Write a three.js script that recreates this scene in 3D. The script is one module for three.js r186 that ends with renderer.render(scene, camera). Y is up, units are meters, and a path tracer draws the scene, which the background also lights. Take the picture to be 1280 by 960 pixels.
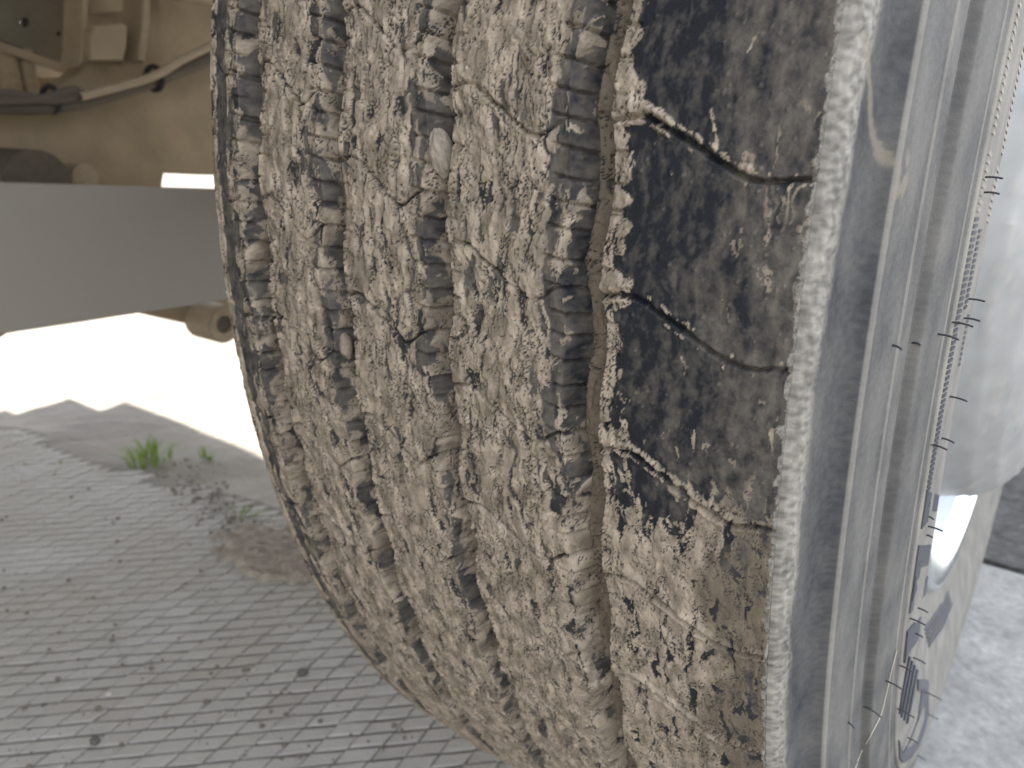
import * as THREE from 'three';
import { mergeGeometries } from 'three/addons/utils/BufferGeometryUtils.js';
import { createNoise2D, createNoise3D } from 'simplex-noise';

/* ------------------------------------------------------------------ camera, sky, sun, exposure */
const AXLE = 0.505;                                   // height of the axle above the ground (m)
const R0 = 0.5305;                                    // tread radius (m)
const scene = new THREE.Scene();
const camera = new THREE.PerspectiveCamera(2 * Math.atan(480 / 1000) * 180 / Math.PI, 1280 / 960, 0.01, 600);
camera.rotation.order = 'YXZ';
camera.position.set(0.1786, 0.0574 + AXLE, 0.7355);
camera.rotation.set(-0.3309, 0.6294, 0);
camera.focus = 0.262;
camera.userData.fStop = 16;
camera.updateMatrixWorld(true);

const SUN = new THREE.Vector3(-0.643, 0.766, -0.03).normalize();
const SKYW = 512, SKYH = 256, skyData = new Float32Array(SKYW * SKYH * 4);
{
  const cn = createNoise3D(rng(77));
  for (let j = 0; j < SKYH; j++) for (let i = 0; i < SKYW; i++) {
    const th = (j + 0.5) / SKYH * Math.PI - Math.PI / 2, ph = (i + 0.5) / SKYW * 2 * Math.PI;
    const y = Math.sin(th), c = Math.cos(th), dx = c * Math.cos(ph), dz = c * Math.sin(ph);
    const h = Math.pow(1 - Math.max(0, y), 3.2);
    const cl = sst(0.15, 0.75, fb3(cn, dx * 2.2, y * 4.4, dz * 2.2, 4) * 0.9 + 0.12);
    let r = 0.68 + 0.40 * h, g = 0.75 + 0.31 * h, b = 0.90 + 0.10 * h;
    r += (1.05 - r) * cl * 0.6; g += (1.05 - g) * cl * 0.6; b += (1.05 - b) * cl * 0.6;
    if (y < 0) { r = 0.34; g = 0.32; b = 0.29; }
    const o = (j * SKYW + i) * 4; skyData[o] = r; skyData[o + 1] = g; skyData[o + 2] = b; skyData[o + 3] = 1;
  }
}
const sky = new THREE.DataTexture(skyData, SKYW, SKYH, THREE.RGBAFormat, THREE.FloatType);
sky.mapping = THREE.EquirectangularReflectionMapping; sky.magFilter = THREE.LinearFilter; sky.minFilter = THREE.LinearFilter; sky.needsUpdate = true;
scene.background = sky; scene.environment = sky;
scene.backgroundIntensity = 1; scene.environmentIntensity = 1;
const sun = new THREE.DirectionalLight(new THREE.Color(1.0, 0.95, 0.86), 4.6);
sun.position.copy(SUN).multiplyScalar(12); sun.castShadow = true;
sun.shadow.mapSize.set(2048, 2048);
Object.assign(sun.shadow.camera, { left: -6, right: 6, top: 6, bottom: -6, near: 0.5, far: 40 });
scene.add(sun, sun.target);
const renderer = new THREE.WebGLRenderer({ antialias: true });
renderer.setSize(1024, 768);
renderer.toneMapping = THREE.LinearToneMapping;
renderer.toneMappingExposure = 3.9;
renderer.shadowMap.enabled = true;

/* ------------------------------------------------------------------ helpers */
function rng(s) { let a = s | 0; return () => { a = (a + 0x6d2b79f5) | 0; let t = Math.imul(a ^ (a >>> 15), 1 | a); t = (t + Math.imul(t ^ (t >>> 7), 61 | t)) ^ t; return ((t ^ (t >>> 14)) >>> 0) / 4294967296; }; }
function sst(a, b, x) { const t = Math.min(1, Math.max(0, (x - a) / (b - a))); return t * t * (3 - 2 * t); }
function clamp(x, a, b) { return Math.min(b, Math.max(a, x)); }
function mix(a, b, t) { return a + (b - a) * t; }
function fb3(n, x, y, z, o) { let s = 0, a = 0.5, f = 1; for (let i = 0; i < o; i++) { s += a * n(x * f, y * f, z * f); a *= 0.5; f *= 2.03; } return s; }
function fb2(n, x, y, o) { let s = 0, a = 0.5, f = 1; for (let i = 0; i < o; i++) { s += a * n(x * f, y * f + i * 17.3); a *= 0.5; f *= 2.07; } return s; }
function interp(x, xs, ys) { if (x <= xs[0]) return ys[0]; for (let i = 1; i < xs.length; i++) if (x <= xs[i]) return mix(ys[i - 1], ys[i], (x - xs[i - 1]) / (xs[i] - xs[i - 1])); return ys[ys.length - 1]; }
const rnd = rng(4242);
const N1 = createNoise2D(rng(11)), N2 = createNoise2D(rng(12)), N3 = createNoise2D(rng(13)), N4 = createNoise2D(rng(14)), N5 = createNoise2D(rng(15)), N6 = createNoise2D(rng(16));
const V3 = (x, y, z) => new THREE.Vector3(x, y, z);
const lin = (r, g, b) => new THREE.Color().setRGB(r, g, b);
const used = {};
function numbered(n) { const k = used[n] = (used[n] ?? -1) + 1; return k ? `${n}_${String(k).padStart(3, '0')}` : n; }
function tag(o, label, category, group) { o.userData.label = label; o.userData.category = category; if (group) o.userData.group = group; return o; }
function setting(o) { o.userData.kind = 'structure'; return o; }
function shadows(o) { o.traverse((m) => { if (m.isMesh) { m.castShadow = true; m.receiveShadow = true; } }); return o; }
function mesh(name, geo, mat, parent) { const m = new THREE.Mesh(geo, mat); m.name = name; (parent ?? scene).add(m); return m; }
/* a photograph pixel (1280 x 960) as a direction from the camera; its distance comes from the plane given */
function ray(u, v) { return V3((u - 640) / 1000, -(v - 480) / 1000, -1).transformDirection(camera.matrixWorld); }
function onPlane(u, v, axis, val) { const d = ray(u, v), c = camera.position; return c.clone().addScaledVector(d, (val - c[axis]) / d[axis]); }
function noiseTexture(size, fn, srgb, repeat = 1) {
  const d = new Uint8Array(size * size * 4);
  for (let j = 0; j < size; j++) for (let i = 0; i < size; i++) {
    const c = fn(i / size, j / size), o = (j * size + i) * 4;
    d[o] = clamp(c[0], 0, 1) * 255; d[o + 1] = clamp(c[1], 0, 1) * 255; d[o + 2] = clamp(c[2], 0, 1) * 255; d[o + 3] = 255;
  }
  const t = new THREE.DataTexture(d, size, size); t.wrapS = t.wrapT = THREE.RepeatWrapping; t.magFilter = THREE.LinearFilter; t.minFilter = THREE.LinearMipmapLinearFilter; t.generateMipmaps = true;
  if (srgb) t.colorSpace = THREE.SRGBColorSpace; t.repeat.set(repeat, repeat); t.needsUpdate = true; return t;
}
/* tiling noise: fbm on a 4-torus made from two 3d slices */
const T3 = createNoise3D(rng(21)), T3b = createNoise3D(rng(22));
function tile(u, v, f, o) {
  let s = 0, a = 0.5; for (let i = 0; i < o; i++) {
    const k = f * Math.pow(2, i) / (2 * Math.PI), cu = Math.cos(u * 2 * Math.PI) * k, su = Math.sin(u * 2 * Math.PI) * k, cv = Math.cos(v * 2 * Math.PI) * k, sv = Math.sin(v * 2 * Math.PI) * k;
    s += a * 0.5 * (T3(cu + 3.1 * i, su + cv, sv) + T3b(cv - 7.7 * i, sv - cu, su)); a *= 0.55;
  } return s;
}
const grit = noiseTexture(512, (u, v) => { const a = 0.5 + 0.75 * tile(u, v, 26, 4); return [a, a, a]; });
const speck = noiseTexture(512, (u, v) => { const a = 0.5 + 0.8 * tile(u + 0.3, v + 0.7, 9, 6); return [a, a, a]; });

/* ------------------------------------------------------------------ materials */
const std = (o) => new THREE.MeshStandardMaterial(o), phys = (o) => new THREE.MeshPhysicalMaterial(o);
const M = {
  mud: phys({ vertexColors: true, roughness: 0.72, bumpMap: grit, bumpScale: 0.00026, specularIntensity: 0.3 }),
  rubber: phys({ vertexColors: true, roughness: 0.5, bumpMap: grit, bumpScale: 0.00012, specularIntensity: 0.28 }),
  side: phys({ vertexColors: true, roughness: 0.72, bumpMap: grit, bumpScale: 0.00012, specularIntensity: 0.4 }),
  hair: std({ color: lin(0.018, 0.018, 0.02), roughness: 0.5 }),
  chrome: std({ color: lin(0.78, 0.82, 0.84), metalness: 1, roughness: 0.22 }),
  barrel: std({ color: lin(0.27, 0.29, 0.32), metalness: 1, roughness: 0.3 }),
  disc: std({ vertexColors: true, roughness: 0.45, bumpMap: speck, bumpScale: 0.0002 }),
  pebble: std({ vertexColors: true, roughness: 0.85, bumpMap: grit, bumpScale: 0.0002 }),
  grass: new THREE.MeshPhysicalMaterial({ color: lin(0.17, 0.25, 0.04), roughness: 0.8, transmission: 0.3, thickness: 0, side: THREE.DoubleSide }),
  ground: std({ vertexColors: true, roughness: 0.95, bumpMap: speck, bumpScale: 0.004 }),
  slab: std({ color: lin(0.185, 0.175, 0.15), roughness: 0.95, bumpMap: speck, bumpScale: 0.002 }),
};

/* ------------------------------------------------------------------ ground */
{
  // one sheet: dense near the truck, growing cells out to the horizon
  const line = []; for (let i = -110; i <= 110; i++) { const t = i / 110; line.push(Math.sign(t) * (2.6 * Math.abs(t) + 290 * Math.pow(Math.abs(t), 7))); }
  const n = line.length, pos = new Float32Array(n * n * 3), col = new Float32Array(n * n * 3), uv = new Float32Array(n * n * 2), idx = [];
  for (let j = 0; j < n; j++) for (let i = 0; i < n; i++) {
    const x = line[i] - 0.7, z = line[j], k = j * n + i;
    const near = 1 - sst(2.2, 5, Math.hypot(x + 0.7, z));
    const y = -0.016 + near * 0.006 * fb2(N1, x * 3.1, z * 3.1, 4) + (1 - near) * -0.03;
    pos.set([x, y, z], k * 3); uv.set([x * 1.7, z * 1.7], k * 2);
    const a = fb2(N2, x * 0.9, z * 0.9, 4), b = fb2(N3, x * 6, z * 6, 3);
    const t = 0.24 + 0.07 * a + 0.05 * b; col.set([t * 1.05, t * 0.96, t * 0.83], k * 3);
    if (i < n - 1 && j < n - 1) idx.push(k, k + n, k + 1, k + 1, k + n, k + n + 1);
  }
  const g = new THREE.BufferGeometry(); g.setAttribute('position', new THREE.BufferAttribute(pos, 3)); g.setAttribute('color', new THREE.BufferAttribute(col, 3)); g.setAttribute('uv', new THREE.BufferAttribute(uv, 2)); g.setIndex(idx); g.computeVertexNormals();
  setting(mesh('ground', g, M.ground)); 
}
/* the concrete road slab with its rhombus relief */
const latA = [0.0236, -0.0226], latB = [-0.0034, -0.0203], lat0 = [-0.5696, 0.5132];

function onSlab(x, z) {
  if (z > 1.9 || x < -2.3 || x > 1.6) return false;
  const edge = x < -0.5 ? mix(0.16, 0.06, sst(-1.2, -0.6, x)) + 0.02 * N4(x * 7, 1.1) : mix(0.06, -0.37, sst(-0.5, -0.2, x)) + 0.012 * N4(x * 9, 2.1);
  return z > edge;
}
{
  // slab bed: a sheet following the broken edge
  const sh = new THREE.Shape(); const pts = [[-2.3, -1.9], [1.6, -1.9]];
  for (let x = 1.6; x >= -2.3; x -= 0.02) { let z = 1.9; while (z > -0.6 && onSlab(x - 1e-4, z)) z -= 0.004; pts.push([x, -z]); }
  pts.forEach((p, i) => i ? sh.lineTo(p[0], p[1]) : sh.moveTo(p[0], p[1]));
  const e = new THREE.ExtrudeGeometry(sh, { depth: 0.05, bevelEnabled: false }); e.rotateX(-Math.PI / 2); e.translate(0, -0.0535, 0);
  const slab = setting(mesh('road_slab', e, M.slab));
  // raised rhombi: one bevelled plate in a few variants
  const area = latA[0] * latB[1] - latA[1] * latB[0];
  const plate = (seed) => {
    const q = rng(seed), cnr = [[-.5, -.5], [.5, -.5], [.5, .5], [-.5, .5]];
    const ring = (k, y, jit) => cnr.map(([a, b]) => [latA[0] * a * k[0] + latB[0] * b * k[1], y, latA[1] * a * k[0] + latB[1] * b * k[1]]).map(([x, yy, z]) => [x + (q() - .5) * jit, yy, z + (q() - .5) * jit]);
    const lo = ring([0.95, 0.83], -0.004, 0.001), mid = ring([0.93, 0.78], 0.0006, 0.0016), hi = ring([0.88, 0.70], 0.0014, 0.0022), v = [], uv = [], nn = 4;
    const tri = (a, b, c) => { for (const p of [a, b, c]) { v.push(...p); uv.push(p[0] * 22 + seed * 0.37, p[2] * 22 + seed * 0.61); } };
    for (const [A, B] of [[lo, mid], [mid, hi]]) for (let i = 0; i < nn; i++) { const j = (i + 1) % nn; tri(A[i], A[j], B[i]); tri(A[j], B[j], B[i]); }
    tri(hi[0], hi[1], hi[2]); tri(hi[0], hi[2], hi[3]);
    const gg = new THREE.BufferGeometry(); gg.setAttribute('position', new THREE.Float32BufferAttribute(v, 3)); gg.setAttribute('uv', new THREE.Float32BufferAttribute(uv, 2));
    gg.computeVertexNormals(); 
    const nrm = gg.getAttribute('normal'); if (nrm.getY(nrm.count - 1) < 0) { for (let i = 0; i < v.length; i += 9) for (let c = 0; c < 3; c++) { const t = v[i + 3 + c]; v[i + 3 + c] = v[i + 6 + c]; v[i + 6 + c] = t; } gg.setAttribute('position', new THREE.Float32BufferAttribute(v, 3)); gg.computeVertexNormals(); }
    return gg;
  };
  const plates = [1, 2, 3, 4, 5, 6, 7, 8].map(plate);
  const tones = [[0.355, 0.333, 0.295], [0.365, 0.347, 0.31], [0.375, 0.36, 0.325], [0.385, 0.37, 0.34], [0.405, 0.39, 0.36]].map((c) => std({ color: lin(...c), roughness: 0.93, bumpMap: speck, bumpScale: 0.0012 }));
  const cells = [], inv = 1 / area, cp = camera.position;
  for (let a = -90; a <= 110; a++) for (let b = -150; b <= 150; b++) {
    const x = lat0[0] + latA[0] * (a + .5) + latB[0] * (b + .5), z = lat0[1] + latA[1] * (a + .5) + latB[1] * (b + .5);
    if (!onSlab(x, z) || !onSlab(x, z - 0.012) || x > 0.02 || z > 1.5) continue;
        const p = V3(x, 0, z).project(camera), seen = Math.abs(p.x) < 1.02 && Math.abs(p.y) < 1.02 && p.z < 1;
    cells.push({ x, z, d: V3(x, 0, z).distanceTo(cp) + (seen ? 0 : 10), hid: x > -0.2 && x < 0.16 });
  }
  cells.sort((p, q) => p.d + (p.hid ? 20 : 0) - q.d - (q.hid ? 20 : 0));
  const rest = [];
  cells.forEach((c, i) => {
    const y = -0.0030 + 0.0012 * N6(c.x * 14, c.z * 14), tx = 0.02 * N1(c.x * 31, c.z * 31), tz = 0.02 * N2(c.x * 31, c.z * 31);
    const h = Math.floor(clamp(0.5 + 0.75 * fb2(N3, c.x * 4, c.z * 4, 3) + 0.16 * N2(c.x * 60, c.z * 60), 0, 1) * 4.99);
    if (i < 300) { const m = mesh('rhombus_stud', plates[i % 8], tones[clamp(h, 0, 4)], slab); m.name = i ? `rhombus_stud_${String(i).padStart(3, '0')}` : 'rhombus_stud'; m.position.set(c.x, y, c.z); m.rotation.set(tx, 0, tz); }
    else rest.push([c, y, tx, tz, h]);
  });
  const im = new THREE.InstancedMesh(plates[0], std({ color: lin(1, 1, 1), roughness: 0.93, bumpMap: speck, bumpScale: 0.0012 }), rest.length); im.name = 'far_rhombus_studs'; im.userData.kind = 'stuff';
  const o = new THREE.Object3D(); rest.forEach(([c, y, tx, tz, h], i) => { o.position.set(c.x, y, c.z); o.rotation.set(tx, 0, tz); o.updateMatrix(); im.setMatrixAt(i, o.matrix); im.setColorAt(i, tones[clamp(h, 0, 4)].color); });
  slab.add(im);
}

/* old asphalt beyond the end of the slab, on the outer side */
{
  const sh = new THREE.Shape(), q = rng(31), pts = [[-0.16, 0.386], [-0.16, 7], [6, 7], [6, 0.386]]; for (let x = 5.9; x > -0.16; x -= 0.03) pts.push([x, 0.386 + 0.006 * q()]);
  pts.forEach(([x, z], i) => i ? sh.lineTo(x, z) : sh.moveTo(x, z)); const g = new THREE.ExtrudeGeometry(sh, { depth: 0.03, bevelEnabled: false }); g.rotateX(-Math.PI / 2); g.translate(0, -0.034, 0);
  const tx = noiseTexture(512, (u, v) => { const a = 0.25 + 0.16 * tile(u, v, 60, 3) + 0.08 * tile(u, v, 6, 3); return [a, a * 0.98, a * 0.94]; }, true);
  setting(mesh('asphalt', g, std({ color: lin(1, 1, 1), map: tx, roughness: 0.92, bumpMap: grit, bumpScale: 0.002 })));
}
/* plain worn concrete apron on the outer side */
{
  const g = new THREE.PlaneGeometry(1.9, 2.26, 190, 226); g.rotateX(-Math.PI / 2); g.translate(0.98, 0, 0.765); const p = g.getAttribute('position'), c = new Float32Array(p.count * 3), uv = g.getAttribute('uv');
  for (let i = 0; i < p.count; i++) { const x = p.getX(i), z = p.getZ(i); p.setY(i, 0.0004 + 0.0006 * fb2(N1, x * 20, z * 20, 2)); const t = 0.95 + 0.2 * fb2(N3, x * 7, z * 7, 3); c.set([t, t, t * 0.98], i * 3); uv.setXY(i, x * 3.1, z * 3.1); }
  g.setAttribute('color', new THREE.BufferAttribute(c, 3)); g.computeVertexNormals(); const tx = noiseTexture(1024, (u, v) => { const a = 0.545 + 0.11 * tile(u, v, 24, 5) + 0.05 * tile(u, v, 5, 2) + 0.06 * tile(u, v, 190, 1); return [a, a * 0.99, a * 0.965]; }, true); setting(mesh('concrete_apron', g, std({ map: tx, vertexColors: true, roughness: 0.93, bumpMap: speck, bumpScale: 0.0015 })));
}

/* ------------------------------------------------------------------ the truck above and behind the wheel */
function fieldColors(g, base, amp, f, seed) {                                          // blotchy dust in vertex colours
  const n = createNoise3D(rng(seed)), p = g.getAttribute('position'), c = new Float32Array(p.count * 3);
  for (let i = 0; i < p.count; i++) { const k = 1 + amp * 2 * fb3(n, p.getX(i) * f, p.getY(i) * f, p.getZ(i) * f, 4); c.set([base[0] * k, base[1] * k, base[2] * k], i * 3); }
  g.setAttribute('color', new THREE.BufferAttribute(c, 3)); return g;
}
const dust = noiseTexture(512, (u, v) => { const a = 0.88 + 0.12 * tile(u, v, 5, 6); return [a, a * 0.985, a * 0.96]; }, true);
const painted = (r, g, b, rough = 0.85) => std({ color: lin(r, g, b), roughness: rough, map: dust, bumpMap: speck, bumpScale: 0.0008 });
const P = { beam: std({ color: lin(0.29, 0.268, 0.23), roughness: 0.85, bumpMap: speck, bumpScale: 0.0008 }), brown: painted(0.29, 0.235, 0.16), web: painted(0.16, 0.145, 0.11), hose: painted(0.10, 0.085, 0.065), black: painted(0.03, 0.03, 0.03), beige: painted(0.36, 0.30, 0.22), white: painted(0.7, 0.7, 0.7, 0.5) };
function metreUv(g) { const p = g.getAttribute('position'), n = g.getAttribute('normal'), uv = new Float32Array(p.count * 2); for (let i = 0; i < p.count; i++) { const ax = Math.abs(n.getX(i)), ay = Math.abs(n.getY(i)), az = Math.abs(n.getZ(i)); let a, b; if (ax >= ay && ax >= az) { a = p.getZ(i); b = p.getY(i); } else if (ay >= az) { a = p.getX(i); b = p.getZ(i); } else { a = p.getX(i); b = p.getY(i); } uv.set([a * 2.2, b * 2.2], i * 2); } g.setAttribute('uv', new THREE.BufferAttribute(uv, 2)); return g; }
/* a plate lying in the plane x = val (along the truck), outline from pixels, with thickness away from the camera */
function plateAt(name, px, val, thick, mat, parent, bevel = 0.004, holes = []) {
  const toShape = (pts, C) => { const s = new C(); pts.forEach(([u, v], i) => { const p = onPlane(u, v, 'x', val); i ? s.lineTo(-p.z, p.y) : s.moveTo(-p.z, p.y); }); s.closePath(); return s; };
  const sh = toShape(px, THREE.Shape);
  for (const h of holes) sh.holes.push(toShape(h, THREE.Path));
  const g = new THREE.ExtrudeGeometry(sh, { depth: thick, bevelEnabled: bevel > 0, bevelSize: bevel, bevelThickness: bevel, bevelOffset: -bevel, bevelSegments: 2, curveSegments: 8 });
  g.rotateY(Math.PI / 2); g.translate(val - thick, 0, 0); metreUv(g);
  return mesh(name, g, mat, parent);
}
function circlePx(u, v, r, n = 14, e = 1) { return Array.from({ length: n }, (_, i) => [u + r * Math.cos(i / n * 6.2832), v + r * e * Math.sin(i / n * 6.2832)]); }
function tubeAt(name, px, val, rad, mat, parent) { const c = new THREE.CatmullRomCurve3(px.map(([u, v, o]) => onPlane(u, v, 'x', val + (o ?? 0)))); const g = new THREE.TubeGeometry(c, 40, rad, 10); return mesh(name, g, mat, parent); }
const truck = new THREE.Group(); truck.name = 'truck'; scene.add(truck);
tag(truck, 'dusty truck seen from beneath, its muddy tyre in front of a grey chassis beam', 'truck');
{
  // longitudinal beam: a rounded box section, both ends outside the frame
  const X = -0.8, t0 = onPlane(0, 228, 'x', X), t1 = onPlane(245, 235, 'x', X), b0 = onPlane(0, 418, 'x', X), b1 = onPlane(262, 378, 'x', X);
  const ty = (z) => mix(t0.y, t1.y, (z - t0.z) / (t1.z - t0.z)), by = (z) => mix(b0.y, b1.y, (z - b0.z) / (b1.z - b0.z));
  const sh = new THREE.Shape(); const za = 0.95, zb = -0.4; sh.moveTo(-za, by(za)); sh.lineTo(-zb, by(zb)); sh.lineTo(-zb, ty(zb)); sh.lineTo(-za, ty(za)); sh.closePath();
  const g = new THREE.ExtrudeGeometry(sh, { depth: 0.012, bevelEnabled: true, bevelSize: 0.003, bevelThickness: 0.003, bevelOffset: -0.003, bevelSegments: 2 }); g.rotateY(Math.PI / 2); g.translate(X - 0.012, 0, 0); metreUv(g);
  mesh('chassis_beam', g, P.beam, truck);
  // cross plate and bracket behind the beam
  plateAt('cross_plate', [[-60, 138], [0, 140], [62, 114], [92, 92], [101, 76], [178, 74], [190, 88], [215, 96], [300, 50], [300, 220], [246, 219], [204, 217], [201, 236], [110, 236], [60, 236], [0, 236], [-60, 236]], -1.06, 0.03, P.brown, truck, 0.006);
  plateAt('bracket_flange', [[104, -60], [112, -60], [107, 60], [104, 78], [97, 84], [101, 60]], -1.0, 0.05, P.brown, truck, 0.003);
  plateAt('bracket_flange', [[181, -60], [189, -60], [186, 30], [180, 78], [171, 76], [176, 30]], -1.0, 0.05, P.brown, truck, 0.003);
  const mp = plateAt('mounting_plate', [[112, 76], [111, 45], [116, 33], [152, 29], [158, 33], [157, 58], [153, 76]], -0.985, 0.012, P.brown, truck, 0.003, [circlePx(113.5, 58, 2.2, 10, 1.5), circlePx(150, 56, 2.2, 10, 1.5)]);
  plateAt('bracket_top', [[104, -60], [189, -60], [186, 12], [108, 16]], -1.09, 0.02, P.brown, truck, 0.003);
  plateAt('bracket_back', [[95, -70], [200, -70], [200, 95], [95, 95]], -1.16, 0.02, P.brown, truck, 0);
  // frame rail to the left with its lower flange
  const web = plateAt('frame_rail', [[-80, -70], [104, -70], [104, 92], [96, 86], [0, 52], [-80, 24]], -1.22, 0.02, P.web, truck, 0.003, [circlePx(72, 42, 5, 12, 1.15), circlePx(30, 28, 8, 14, 1.1)]);
  plateAt('rail_flange', [[-80, 22], [0, 52], [96, 86], [90, 96], [0, 63], [-80, 34]], -1.12, 0.10, P.brown, truck, 0.003);
  plateAt('rail_spacer', [[78, -70], [104, -70], [104, 18], [92, 10]], -1.2, 0.015, P.black, truck, 0.003);
  for (const [u, w] of [[8, 9], [30, 7]]) { const a = onPlane(u, 62, 'x', -1.14), b = onPlane(u, 122, 'x', -1.14), r = w / 1000 * a.distanceTo(camera.position); const g2 = new THREE.CylinderGeometry(r, r, a.distanceTo(b), 20); g2.translate(a.x, (a.y + b.y) / 2, a.z); mesh('upright_pipe', g2, P.brown, truck); }
  plateAt('lower_panel', [[-60, 60], [110, 80], [100, 125], [60, 132], [-60, 150]], -1.26, 0.02, P.brown, truck, 0.003);
  // gearbox and floor closing the view behind
  const gb = new THREE.BoxGeometry(0.5, 0.62, 2.6); gb.translate(-1.72, AXLE + 0.33, 1.28); metreUv(gb); mesh('gearbox_housing', gb, P.web, truck);
  plateAt('recess_panel', [[180, -80], [420, -80], [420, 110], [215, 110], [176, 90]], -1.2, 0.03, P.brown, truck, 0.004);
  plateAt('recess_strut', [[226, -60], [300, -60], [300, 12], [236, -1]], -1.05, 0.04, P.beige, truck, 0.004);
  // hoses along the plate, and their ties
  tubeAt('hose', [[-30, 130], [30, 133], [70, 131], [110, 124], [160, 110], [195, 99], [235, 84], [290, 60]], -1.0, 0.0115, P.hose, truck);
  tubeAt('hose', [[-30, 116], [20, 118], [55, 125], [80, 124], [102, 117], [98, 113], [84, 114], [60, 122], [20, 126], [-30, 124]], -0.985, 0.006, P.hose, truck);
  tubeAt('brake_pipe', [[100, 121], [150, 108], [195, 94], [225, 76], [290, 45]], -0.98, 0.006, P.beige, truck);
  for (const [u, v] of [[64, 124], [193, 98]]) { const a = onPlane(u, v, 'x', -1.0), g2 = new THREE.TorusGeometry(0.0165, 0.004, 8, 18); g2.rotateY(0.25); g2.translate(a.x, a.y, a.z); mesh('cable_tie', g2, P.black, truck); }
  // rounded lump over the beam, small buffer, lower arm with its bushing
  { const a = onPlane(12, 226, 'x', -1.0), g2 = new THREE.CylinderGeometry(0.042, 0.042, 0.16, 28); g2.rotateZ(Math.PI / 2); g2.translate(a.x, a.y, a.z); mesh('air_valve', g2, P.hose, truck); }
  { const a = onPlane(96, 220, 'x', -1.0), g2 = new THREE.CylinderGeometry(0.016, 0.018, 0.05, 20); g2.rotateZ(Math.PI / 2); g2.translate(a.x, a.y, a.z); mesh('rubber_buffer', g2, P.beige, truck); }
  plateAt('suspension_arm', [[160, 372], [300, 372], [300, 414], [262, 408], [238, 406], [165, 390]], -0.98, 0.05, P.beige, truck, 0.006);
  { const a = onPlane(266, 402, 'x', -0.93); const pr = [[0.014, -0.03], [0.027, -0.034], [0.03, -0.03], [0.03, 0.03], [0.027, 0.034], [0.014, 0.03], [0.014, -0.03]].map(([r, x]) => new THREE.Vector2(r, x)); const g2 = new THREE.LatheGeometry(pr, 36); g2.rotateZ(Math.PI / 2); g2.translate(a.x, a.y, a.z); const b = mesh('bushing', g2, P.beige, truck); const g3 = new THREE.CylinderGeometry(0.0135, 0.0135, 0.055, 20); g3.rotateZ(Math.PI / 2); g3.translate(a.x, a.y, a.z); mesh('bolt', g3, P.hose, b); }
  plateAt('lower_stay', [[-80, 400], [0, 400], [70, 392], [20, 410], [0, 422], [-80, 440]], -0.98, 0.04, P.beige, truck, 0.004);
  // axle from the wheel inwards
  { const g2 = new THREE.CylinderGeometry(0.06, 0.06, 0.62, 24); g2.rotateZ(Math.PI / 2); g2.translate(-0.55, AXLE + 0.0, -0.1); mesh('axle', g2, P.brown, truck); }
  // unseen body above the frame: floor, walls, roof, left outline shaped for its shadow
  const H = 1.155, dx = -H * SUN.x / SUN.y, dz = -H * SUN.z / SUN.y;
  const edge = [[-1.57, 0.60], [-1.57, 0.11], [-1.45, 0.10], [-1.335, 0.074], [-1.40, 0.03], [-1.41, -0.056], [-1.25, -0.06], [-0.90, -0.035], [-0.62, -0.02], [-0.62, -6]].map(([x, z]) => [x - dx, z - dz]);
  const s2 = new THREE.Shape(); const ring = [[0.10, -6], [0.10, 1.5], [-2.5, 1.5], ...edge]; ring.forEach(([x, z], i) => i ? s2.lineTo(x, -z) : s2.moveTo(x, -z)); s2.closePath();
  const g4 = new THREE.ExtrudeGeometry(s2, { depth: 1.75, bevelEnabled: false }); g4.rotateX(-Math.PI / 2); g4.translate(0, H, 0); metreUv(g4);
  mesh('body', g4, P.white, truck);
  { const g5 = new THREE.BoxGeometry(2.5, 0.86, 0.1); g5.translate(-1.22, 0.28 + 0.43, 1.44); metreUv(g5); mesh('added_shade_panel', g5, P.beam, truck); }  // added unseen panel, keeps low front light off the left ribs and ground
}

/* ------------------------------------------------------------------ the wheel */
const wheel = new THREE.Group(); wheel.name = 'wheel'; truck.add(wheel);
wheel.userData.label = 'wheel with a grooved tyre tread caked in grey-brown mud';
const PITCH = 0.0935;
/* ribs [left edge, right edge] in metres across the tread, and grooves between them */
const RIB = [[-0.1285, -0.1100], [-0.0944, -0.0600], [-0.0475, -0.0080], [0.0034, 0.0487], [0.0634, 0.1200]];
const SIPE0 = [0.1500, 0.0450, 0.0755, 0.1205, 0.1022];
function sipeCurve(u, end) { const d = 0.0026 * Math.sin(Math.min(1, u / 0.3) * Math.PI) * (u < 0.3 ? 1 : 0), m = sst(0.14, 0.80, u); return d - 0.0275 * m + (end + 0.0275) * sst(0.72, 1.0, u); }
const sipeS = (k, u) => k === 0 ? interp(u, [0, 0.5, 1], [0.004, -0.018, -0.012]) : sipeCurve(u, k === 4 ? -0.0245 : -0.016);
const DEPTHS = [0.011, 0.011, 0.0115, 0.0098];
function rOf(x) { const t = Math.abs(x) / 0.12; return R0 - 0.0016 * Math.pow(t, 4); }

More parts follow.
